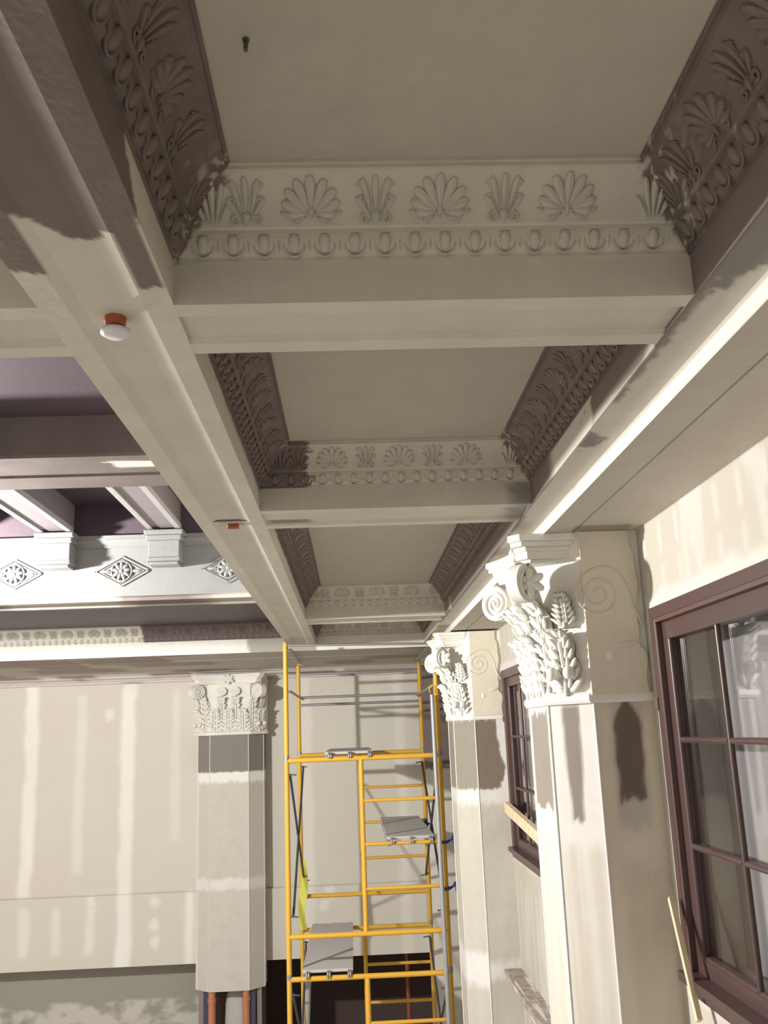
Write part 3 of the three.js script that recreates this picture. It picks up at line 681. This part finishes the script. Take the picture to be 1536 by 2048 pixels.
// flat sides of the two right hand capitals, cast in one piece with a low scroll, their inner edge broken off unevenly
p3.scale.x = 1.06; p3.getObjectByName('capital').scale.set(1.08, 1, 1.06);
for (const t of [p1, p2]) {
  const s = new THREE.Shape(); s.moveTo(.268, .722); s.lineTo(.268, .0);
  for (let i = 0; i <= 40; i++) { const y = i / 40 * .722; s.lineTo(.030 + .022 * N(y * 9, 3) + .01 * N(y * 30, 5) + (y < .19 ? -.012 : 0), y); }
  s.closePath();
  const g = new THREE.ExtrudeGeometry(s, { depth: .016, bevelEnabled: true, bevelThickness: .002, bevelSize: .002, bevelSegments: 1 });
  g.rotateY(-Math.PI / 2); g.translate(.016, 0, 0);
  const side = addLocal(t, 'capital_side', worldUV(g), M.flatCapital, [HW + CHF + .004, 0, 0]);
  addLocal(side, 'low_relief_scroll', sideScroll, M.flatCapital, [.018, 0, 0]);
  const dab = new THREE.SphereGeometry(1, 10, 8); dab.scale(.008, .022, .018);
  addLocal(side, 'plaster_dab', dab, M.capital, [.016, .165, .175]);
  const dab2 = new THREE.SphereGeometry(1, 10, 8); dab2.scale(.009, .014, .05); addLocal(side, 'plaster_dab', dab2, M.flatCapital, [.016, .215, .085], [.15, 0, 0]);
}
// exposed framing below the short column on the back wall
{
  const x = -1.575, b = BACK;
  const st = (dx, dz, w, l, name, m, lab) => { const g = thing(name, lab, 'pipe', [x + dx, FLOOR, b - dz], 'framing under the back column'); add(g, 'shaft', tube(W(x + dx, FLOOR, b - dz), W(x + dx, -2.94, b - dz), w, 12), m); for (const y of [-3.05]) add(g, 'collar', tube(W(x + dx, y - .02, b - dz), W(x + dx, y + .02, b - dz), w * 1.2, 12), m); };
  st(-.21, .36, .045, 1, 'copper_pipe', M.copper, 'left copper pipe standing under the back wall column');
  st(.20, .36, .045, 1, 'copper_pipe', M.copper, 'right copper pipe standing under the back wall column');
  const stud = (dx, dz, m, lab) => { const g = thing('metal_stud', lab, 'stud', [x + dx, FLOOR, b - dz], 'studs under the back column'); add(g, 'web', bbox(x + dx - .012, x + dx + .012, FLOOR, -2.94, b - dz - .04, b - dz + .04, .003), m); add(g, 'flange', bbox(x + dx - .03, x + dx + .03, FLOOR, -2.94, b - dz - .046, b - dz - .038, .002), m); };
  stud(-.35, .25, M.studGrey, 'grey steel stud at the left edge under the back column'); stud(-.28, .28, M.studBlue, 'dark blue stud beside the left copper pipe'); stud(.28, .30, M.studBlue, 'dark blue stud beside the right copper pipe'); stud(.35, .25, M.studGrey, 'grey steel stud at the right edge under the back column');
  const bag = new THREE.SphereGeometry(1, 28, 22); const q = bag.attributes.position;
  for (let i = 0; i < q.count; i++) { const k = (1 + .16 * fbm(q.getX(i) * 2.2, q.getY(i) * 2.2, q.getZ(i) * 2.2)) / Math.pow(q.getX(i) ** 4 + q.getY(i) ** 4 + q.getZ(i) ** 4, .25); q.setXYZ(i, q.getX(i) * .13 * k, q.getY(i) * .62 * k, q.getZ(i) * .08 * k); }
  bag.computeVertexNormals(); bag.translate(x + .05, EYE - 3.58, -(b - .12)); tagged(add(scene, 'insulation_bag', bag, M.bag), 'crumpled pale insulation between the copper pipes', 'insulation');
  tagged(add(scene, 'back_board', box(x - .38, x + .4, FLOOR, -2.72, b + .02, b + .05), M.dark), 'dark board behind the copper pipes under the back column', 'board');
  for (const [xx, l] of [[.62, 'thin rust red post standing in the dark opening behind the scaffold']]) { const g = thing('rusty_post', l, 'post', [xx, FLOOR, 13.1]); add(g, 'shaft', tube(W(xx, FLOOR, 13.1), W(xx, WALLBOT, 13.1), .03, 10), std([.30, .09, .045], .7)); add(g, 'foot_plate', bbox(xx - .08, xx + .08, FLOOR, FLOOR + .015, 13.02, 13.18, .003), M.darkSteel); }
}

// ------------------------------------------------------------------ windows
function windowUnit(o, n) {
  const t = new THREE.Group(); t.name = 'window_' + n; t.userData = { kind: 'structure' }; t.position.set(WALLX, EYE + WBOT, -(o.d0 + o.d1) / 2); scene.add(t);
  const X = WALLX, c = .048, proud = .012;
  // casing around the opening and lining of the reveal
  for (const [a, b, y0, y1] of [[o.d0 - c, o.d1 + c, WTOP, WTOP + c], [o.d1, o.d1 + c, WBOT, WTOP], [o.d0 - c, o.d0, WBOT, WTOP]]) add(t, 'casing', bbox(X - proud, X + .02, y0, y1, a, b, .004), M.wood);
  for (const [a, b, y0, y1] of [[o.d0, o.d1, WTOP - .018, WTOP], [o.d1 - .018, o.d1, WBOT, WTOP - .018], [o.d0, o.d0 + .018, WBOT, WTOP - .018]]) add(t, 'jamb_lining', bbox(X - .008, X + .12, y0, y1, a, b, .003), M.woodEdge);
  const sill = add(t, 'sill', bbox(X - .05, X + .11, WBOT - .035, WBOT, o.d0 - .03, o.d1 + .03, .006), M.wood);
  add(sill, 'sill_moulding', bbox(X - .022, X + .0, WBOT - .075, WBOT - .035, o.d0, o.d1, .006), M.wood);
  const gx = X + .038, st = .052;
  const a0 = o.d0 + .018, a1 = o.d1 - .018, y0 = WBOT, y1 = WTOP - .018, i0 = a0 + st, i1 = a1 - st, j0 = y0 + .06, j1 = y1 - .075;
  add(t, 'top_rail', bbox(gx - .02, gx + .02, j1, y1, a0, a1, .004), M.wood); add(t, 'bottom_rail', bbox(gx - .02, gx + .02, y0, j0, a0, a1, .004), M.wood);
  add(t, 'stile', bbox(gx - .02, gx + .02, j0, j1, i1, a1, .004), M.wood); add(t, 'stile', bbox(gx - .02, gx + .02, j0, j1, a0, i0, .004), M.wood);
  const nc = 5, nr = 3, dw = (i1 - i0) / nc, dh = (j1 - j0) / nr;
  const muntin = (p, q) => { // rounded glazing bar
    return merge([tube(p.clone().add(new THREE.Vector3(-.006, 0, 0)), q.clone().add(new THREE.Vector3(-.006, 0, 0)), .0115, 8), bar(p, q, .022, .022)]);
  };
  for (let i = 0; i <= nc; i++) add(t, i % nc ? 'muntin' : 'glazing_bead', muntin(W(gx, j0, i0 + dw * i), W(gx, j1, i0 + dw * i)), M.wood);
  for (let j = 0; j < nr; j++) for (let i = 0; i < nc; i++) add(t, 'muntin', muntin(W(gx + .001, j0 + dh * j, i0 + dw * i + .012), W(gx + .001, j0 + dh * j, i0 + dw * (i + 1) - .012)), M.wood);
  for (let j = 0; j < nr; j++) for (let i = 0; i < nc; i++) add(t, 'pane', box(gx + .010, gx + .013, j0 + dh * j + .004, j0 + dh * (j + 1) - .004, i0 + dw * i + .004, i0 + dw * (i + 1) - .004), M.glass);
  const hg = add(t, 'hinge', bbox(X - .02, X - .004, .05, .10, o.d1 + c * .6, o.d1 + c * 1.3, .003), std([.13, .06, .04], .5)); hg.userData.label = 'rusty brown hinge block';
  return t;
}
windowUnit(WIN[0], 1); windowUnit(WIN[1], 2);
// sheets of cloudy plastic hung behind the glass, with soft folds
for (const [o, l] of [[WIN[0], 'cloudy grey plastic sheet behind the large near window'], [WIN[1], 'cloudy grey plastic sheet behind the far window']]) {
  const g = new THREE.PlaneGeometry(o.d1 - o.d0 + .1, WTOP - WBOT + .1, 160, 40), q = g.attributes.position, col = [];
  for (let i = 0; i < q.count; i++) {
    const a = q.getX(i), y = q.getY(i), f = fbm(a * 3.2 + y * .5, y * .5) * .06 + .014 * N(a * 17 + y * 3, y * .9); q.setZ(i, f * .5);
    col.push(...mix([.15, .146, .156], [.21, .204, .214], clamp(.45 + .8 * fbm(a * 5 + y * .8 + 7, y * .7))));
  }
  g.setAttribute('color', new THREE.Float32BufferAttribute(col, 3)); g.computeVertexNormals(); g.rotateY(-Math.PI / 2); g.translate(WALLX + .22, EYE + (WTOP + WBOT) / 2, -(o.d0 + o.d1) / 2);
  tagged(add(scene, 'plastic_sheet', g, new THREE.MeshStandardMaterial({ vertexColors: true, roughness: .45, side: THREE.DoubleSide })), l, 'plastic sheet');
}
struct('wall_outside', merge([box(1.62, 1.72, WBOT - .3, WTOP + .3, FRONT, 15)]), M.film);

// ------------------------------------------------------------------ scaffold
const SF = 8.95, SR = 11.08, SL = -.625, SRX = .805;
{
  const t = thing('scaffold_tower', 'tall yellow frame scaffold with ladder sides and steel guard rails before the back wall', 'scaffold', [(SL + SRX) / 2, FLOOR, (SF + SR) / 2]);
  const R = .023, levels = [-.225, -2.1, -3.98];
  for (const d of [SF, SR]) {
    for (let k = 0; k < 2; k++) {
      const top = levels[k], bot = k === 0 ? levels[1] : Math.max(levels[2], FLOOR);
      const f = new THREE.Group(); f.name = 'frame'; t.add(f);
      for (const x of [SL, SRX]) add(f, 'post', tube(W(x, bot + .03, d), W(x, top, d), R, 12), M.yellow);
      add(f, 'top_bar', tube(W(SL, top, d), W(SRX, top, d), R, 12), M.yellow);
      add(f, 'lower_bar', tube(W(SL, bot + .35, d), W(SRX, bot + .35, d), R, 12), M.yellow);
      const lx = .067; add(f, 'ladder_post', tube(W(lx, bot + .35, d), W(lx, top, d), R * .95, 12), M.yellow);
      for (let j = 1; j <= 3; j++) add(f, 'rung', tube(W(lx, top - .383 * j, d), W(SRX, top - .383 * j, d), R * .72, 10), M.yellow);
      for (const x of [SL, SRX]) { add(f, 'coupling_pin', tube(W(x, top + .0, d), W(x, top + .045, d), R * 1.12, 10), M.steel); for (const yy of [top - .12, top - 1.35]) add(f, 'brace_lock', tube(W(x, yy, d), W(x + (x < 0 ? .09 : -.09), yy - .01, d), .007, 6), M.darkSteel); }
    }
    for (const x of [SL, SRX]) add(t, 'guard_post', tube(W(x, levels[0] + .04, d), W(x, d === SF ? .87 : .80, d), R * .98, 12), M.yellow);
    for (const x of [SL, SRX]) add(t, 'leg_extension', tube(W(x, FLOOR + .03, d), W(x, levels[2] + .05, d), R * .9, 10), M.steel);
    for (const x of [SL, SRX]) add(t, 'base_plate', bbox(x - .08, x + .08, FLOOR, FLOOR + .03, d - .08, d + .08, .004), M.steel);
  }
  for (const [y, r] of [[.82, .013], [.42, .013]]) for (const x of [SL, SRX]) { // side rails with flattened hooks
    const g = add(t, 'guard_rail', tube(W(x + (x < 0 ? .03 : -.03), y, SF), W(x + (x < 0 ? .03 : -.03), y, SR), r, 8), M.steel);
    for (const d of [SF, SR]) add(g, 'rail_hook', bar(W(x, y, d), W(x + (x < 0 ? .06 : -.06), y - .02, d + (d === SF ? .08 : -.08)), .03, .012), M.yellow);
  }
  add(t, 'guard_rail', tube(W(SL, .845, SF), W(SRX, .815, SF), .012, 8), M.steel);
  for (const y of [.43, .343, .70]) add(t, 'guard_rail', tube(W(SL, y, SR), W(SRX, y, SR), .015, 8), M.steel);
  for (const x of [SL + .03, SRX - .03]) for (const [ya, yb] of [[-.35, -1.58], [-2.22, -3.45]]) { // crossing braces on both sides
    const b = add(t, 'cross_brace', tube(W(x, ya, SF), W(x, yb, SR), .012, 8), M.darkSteel); add(b, 'pivot', tube(W(x - .012, (ya + yb) / 2, (SF + SR) / 2), W(x + .022, (ya + yb) / 2, (SF + SR) / 2), .016, 8), M.blue);
    add(t, 'cross_brace', tube(W(x + .012, yb, SF), W(x + .012, ya, SR), .012, 8), M.darkSteel);
  }
  for (const [y, d] of [[-1.0, SF - .0], [-1.40, SF], [-1.0, SR - .35]]) { // blue swivel couplers
    const cpl = add(t, 'coupler', new THREE.TorusGeometry(.036, .013, 8, 18).rotateX(Math.PI / 2).translate(SRX - (d > 10 ? .03 : 0), EYE + y, -d), M.blue);
    const pts = [[.03, 0, 0], [.07, .02, 0], [.085, .05, .01], [.10, -.03, .0]].map(([a, b, c]) => W(SRX + a - (d > 10 ? .11 : 0), y + b, d + c)); add(cpl, 'clamp_jaw', curveTube(pts, .012, 14, 6), M.blue);
  }
}
// planks hooked onto the bars
function plank(x0, x1, y, label) {
  const t = thing('scaffold_plank', label, 'plank', [(x0 + x1) / 2, y, (SF + SR) / 2], 'scaffold planks');
  add(t, 'deck', bbox(x0, x1, y + .005, y + .03, SF + .03, SR - .03, .003), M.deck);
  for (const x of [x0 + .02, x1 - .02]) add(t, 'side_rail', bbox(x - .015, x + .015, y - .05, y + .005, SF + .03, SR - .03, .003), M.steel);
  for (const d of [SF, SR]) for (const x of [x0 + .04, (x0 + x1) / 2, x1 - .04]) {
    const g = new THREE.TorusGeometry(.032, .009, 6, 14, Math.PI * 1.15); g.rotateY(Math.PI / 2); g.translate(x, EYE + y - .012, -d); const s = g.clone(); s.translate(.018, 0, 0); add(t, 'hook', merge([g, s]), M.steel);
  }
}
plank(-.27, .18, -.19, 'pale aluminium scaffold plank at the top platform of the tower');
plank(.285, .72, -.968, 'pale scaffold plank hooked on a ladder rung halfway up the tower');
plank(-.51, -.06, -2.065, 'pale scaffold plank on the lowest visible bar of the tower');
// loose things on the scaffold
{
  const p = thing('steel_pole', 'grey steel pole with yellow hook standing inside the right scaffold post', 'pole', [.77, FLOOR, SF + .06]);
  add(p, 'tube', tube(W(.772, FLOOR, SF - .075), W(.755, .33, SF - .075), .022, 10), std([.36, .37, .39], .45, { metalness: .4 }));
  const hk = []; for (let i = 0; i <= 10; i++) { const a = -.4 + i / 10 * 4.2; hk.push(W(.765 + .032 * Math.cos(a), .375 + .045 * Math.sin(a), SF - .075)); } hk.unshift(W(.755, .33, SF - .075)); add(p, 'hook', curveTube(hk.slice(1), .006, 24, 6), M.yellow);
  const p2 = thing('steel_pole', 'grey steel pole leaning below the lowest scaffold plank', 'pole', [-.52, FLOOR, SF + .5]);
  add(p2, 'tube', tube(W(-.60, FLOOR, SF + .55), W(-.465, -2.16, SF + .12), .026, 10), std([.30, .30, .32], .5)); add(p2, 'cap', tube(W(-.466, -2.17, SF + .122), W(-.4648, -2.14, SF + .116), .03, 10), M.steel);
  const g = new THREE.PlaneGeometry(.1, .72, 6, 40), q = g.attributes.position;
  for (let i = 0; i < q.count; i++) { const y = q.getY(i); q.setX(i, q.getX(i) * (1 - .35 * Math.abs(Math.sin(y * 7))) + .018 * Math.sin(y * 9)); q.setZ(i, .02 * Math.sin(y * 11 + q.getX(i) * 40)); }
  const g2 = g.clone(); g2.translate(0, 0, -.006); const rag2 = merge([g, g2]); rag2.computeVertexNormals(); rag2.translate(SL + .02, EYE - 1.72, -(SR - .075));
  tagged(add(scene, 'caution_tape', rag2, new THREE.MeshStandardMaterial({ color: rgb([.60, .58, .10]), roughness: .6, side: THREE.DoubleSide })), 'limp yellow tape hanging down the rear left scaffold post', 'tape');
}

// ------------------------------------------------------------------ boards along the right wall
{
  tagged(add(scene, 'lumber_board', bar(W(1.275, -.65, 8.11), W(1.275, -.87, 5.1), .04, .085), M.lumber), 'pale sawn board nailed aslant across the far window', 'board');
  tagged(add(scene, 'wooden_stick', bar(W(1.262, -.69, 3.955), W(1.252, -1.085, 3.735), .02, .03), M.lumber), 'short wooden stick leaning against the corner of the near window sill', 'stick');
  const g = bbox(1.17, 1.31, -1.95, -1.90, 4.9, 8.12, .006), p = g.attributes.position, uv = g.attributes.uv; for (let i = 0; i < p.count; i++) uv.setXY(i, p.getZ(i) / 3.3, (p.getX(i) + p.getY(i)) / .3);
  tagged(add(scene, 'weathered_plank', g, M.oldPlank), 'weathered grey plank fixed along the wall below the far window', 'plank');
}

// ------------------------------------------------------------------ fittings in the ceiling
function sprinkler(x, d, r, label, Y = SOFFIT + .014) {
  const t = thing('sprinkler_head', label, 'sprinkler', [x, Y, d]);
  add(t, 'cover_plate', new THREE.LatheGeometry([[0, -.028], [r * .7, -.027], [r, -.02], [r * .98, -.012], [r * .3, -.008], [r * .3, .002]].map(([a, b]) => new THREE.Vector2(a, b)), 28).translate(x, EYE + Y - .022, -d), M.plate);
  const g = new THREE.CylinderGeometry(r * .8, r * .72, .046, 8); g.translate(x, EYE + Y - .004, -(d - .004)); add(t, 'cap', g, M.red);
}
sprinkler(-.572 * K, 2.195 * K, .032, 'sprinkler with rust red cap and white plate on the long beam crossing');
{
  const t = thing('junction_box', 'small dark red fitting in a rough slot on the underside of the long beam', 'fitting', [-.57 * K, SOFFIT, 4.57 * K]);
  const bbx = bbox, bK = (x0, x1, y0, y1, d0, d1, b) => bbx(x0 * K, x1 * K, y0, y1, d0 * K, d1 * K, b);
  add(t, 'box_plate', bK(-.66, -.49, SOFFIT + .006, SOFFIT + .018, 4.53, 4.61, .002), M.grey); add(t, 'cap', bK(-.60, -.545, SOFFIT - .012, SOFFIT + .008, 4.55, 4.59, .003), M.red);
  add(t, 'slot_edge', bK(-.67, -.48, SOFFIT + .002, SOFFIT + .018, 4.47, 4.49, .002), M.trimBrown);
}
{
  const hx = -.171 * K, hd = 1.56 * K, t = thing('ceiling_hook', 'small dark hook sticking out of the nearest coffer panel', 'hook', [hx, PANEL, hd]);
  add(t, 'plate', new THREE.CylinderGeometry(.006, .006, .004, 12).translate(hx, EYE + PANEL - .003, -hd), M.darkSteel);
  add(t, 'shank', tube(W(hx, PANEL - .004, hd), W(hx, PANEL - .026, hd - .004), .004, 8), M.darkSteel);
}

// ------------------------------------------------------------------ work lamps (outside the frame)
function workLamp({ x, Y, d, power, label }) {
  const t = thing('work_lamp', label, 'lamp', [x, FLOOR, d]);
  add(t, 'pole', tube(W(x, FLOOR, d), W(x, Y - .14, d), .022, 10), M.darkSteel);
  for (let k = 0; k < 3; k++) { const a = k * 2.1; add(t, 'foot', tube(W(x, FLOOR + .35, d), W(x + .5 * Math.cos(a), FLOOR + .02, d + .5 * Math.sin(a)), .015, 8), M.darkSteel); }
  const bulb = new THREE.SphereGeometry(.075, 20, 14); bulb.translate(x, EYE + Y, -d);
  add(t, 'bulb', bulb, new THREE.MeshStandardMaterial({ color: 0xffffff, emissive: new THREE.Color().setRGB(1, .93, .82), emissiveIntensity: 12 }));
  add(t, 'socket', tube(W(x, Y - .14, d), W(x, Y - .07, d), .04, 12), M.darkSteel);
  const l = new THREE.PointLight(new THREE.Color().setRGB(1, .965, .90), power, 0, 2); l.position.set(0, EYE + Y, 0); l.castShadow = true; l.shadow.radius = 4; t.add(l);
  l.position.y = Y - FLOOR;
}
LAMPS.forEach(workLamp);
renderer.render(scene, camera);
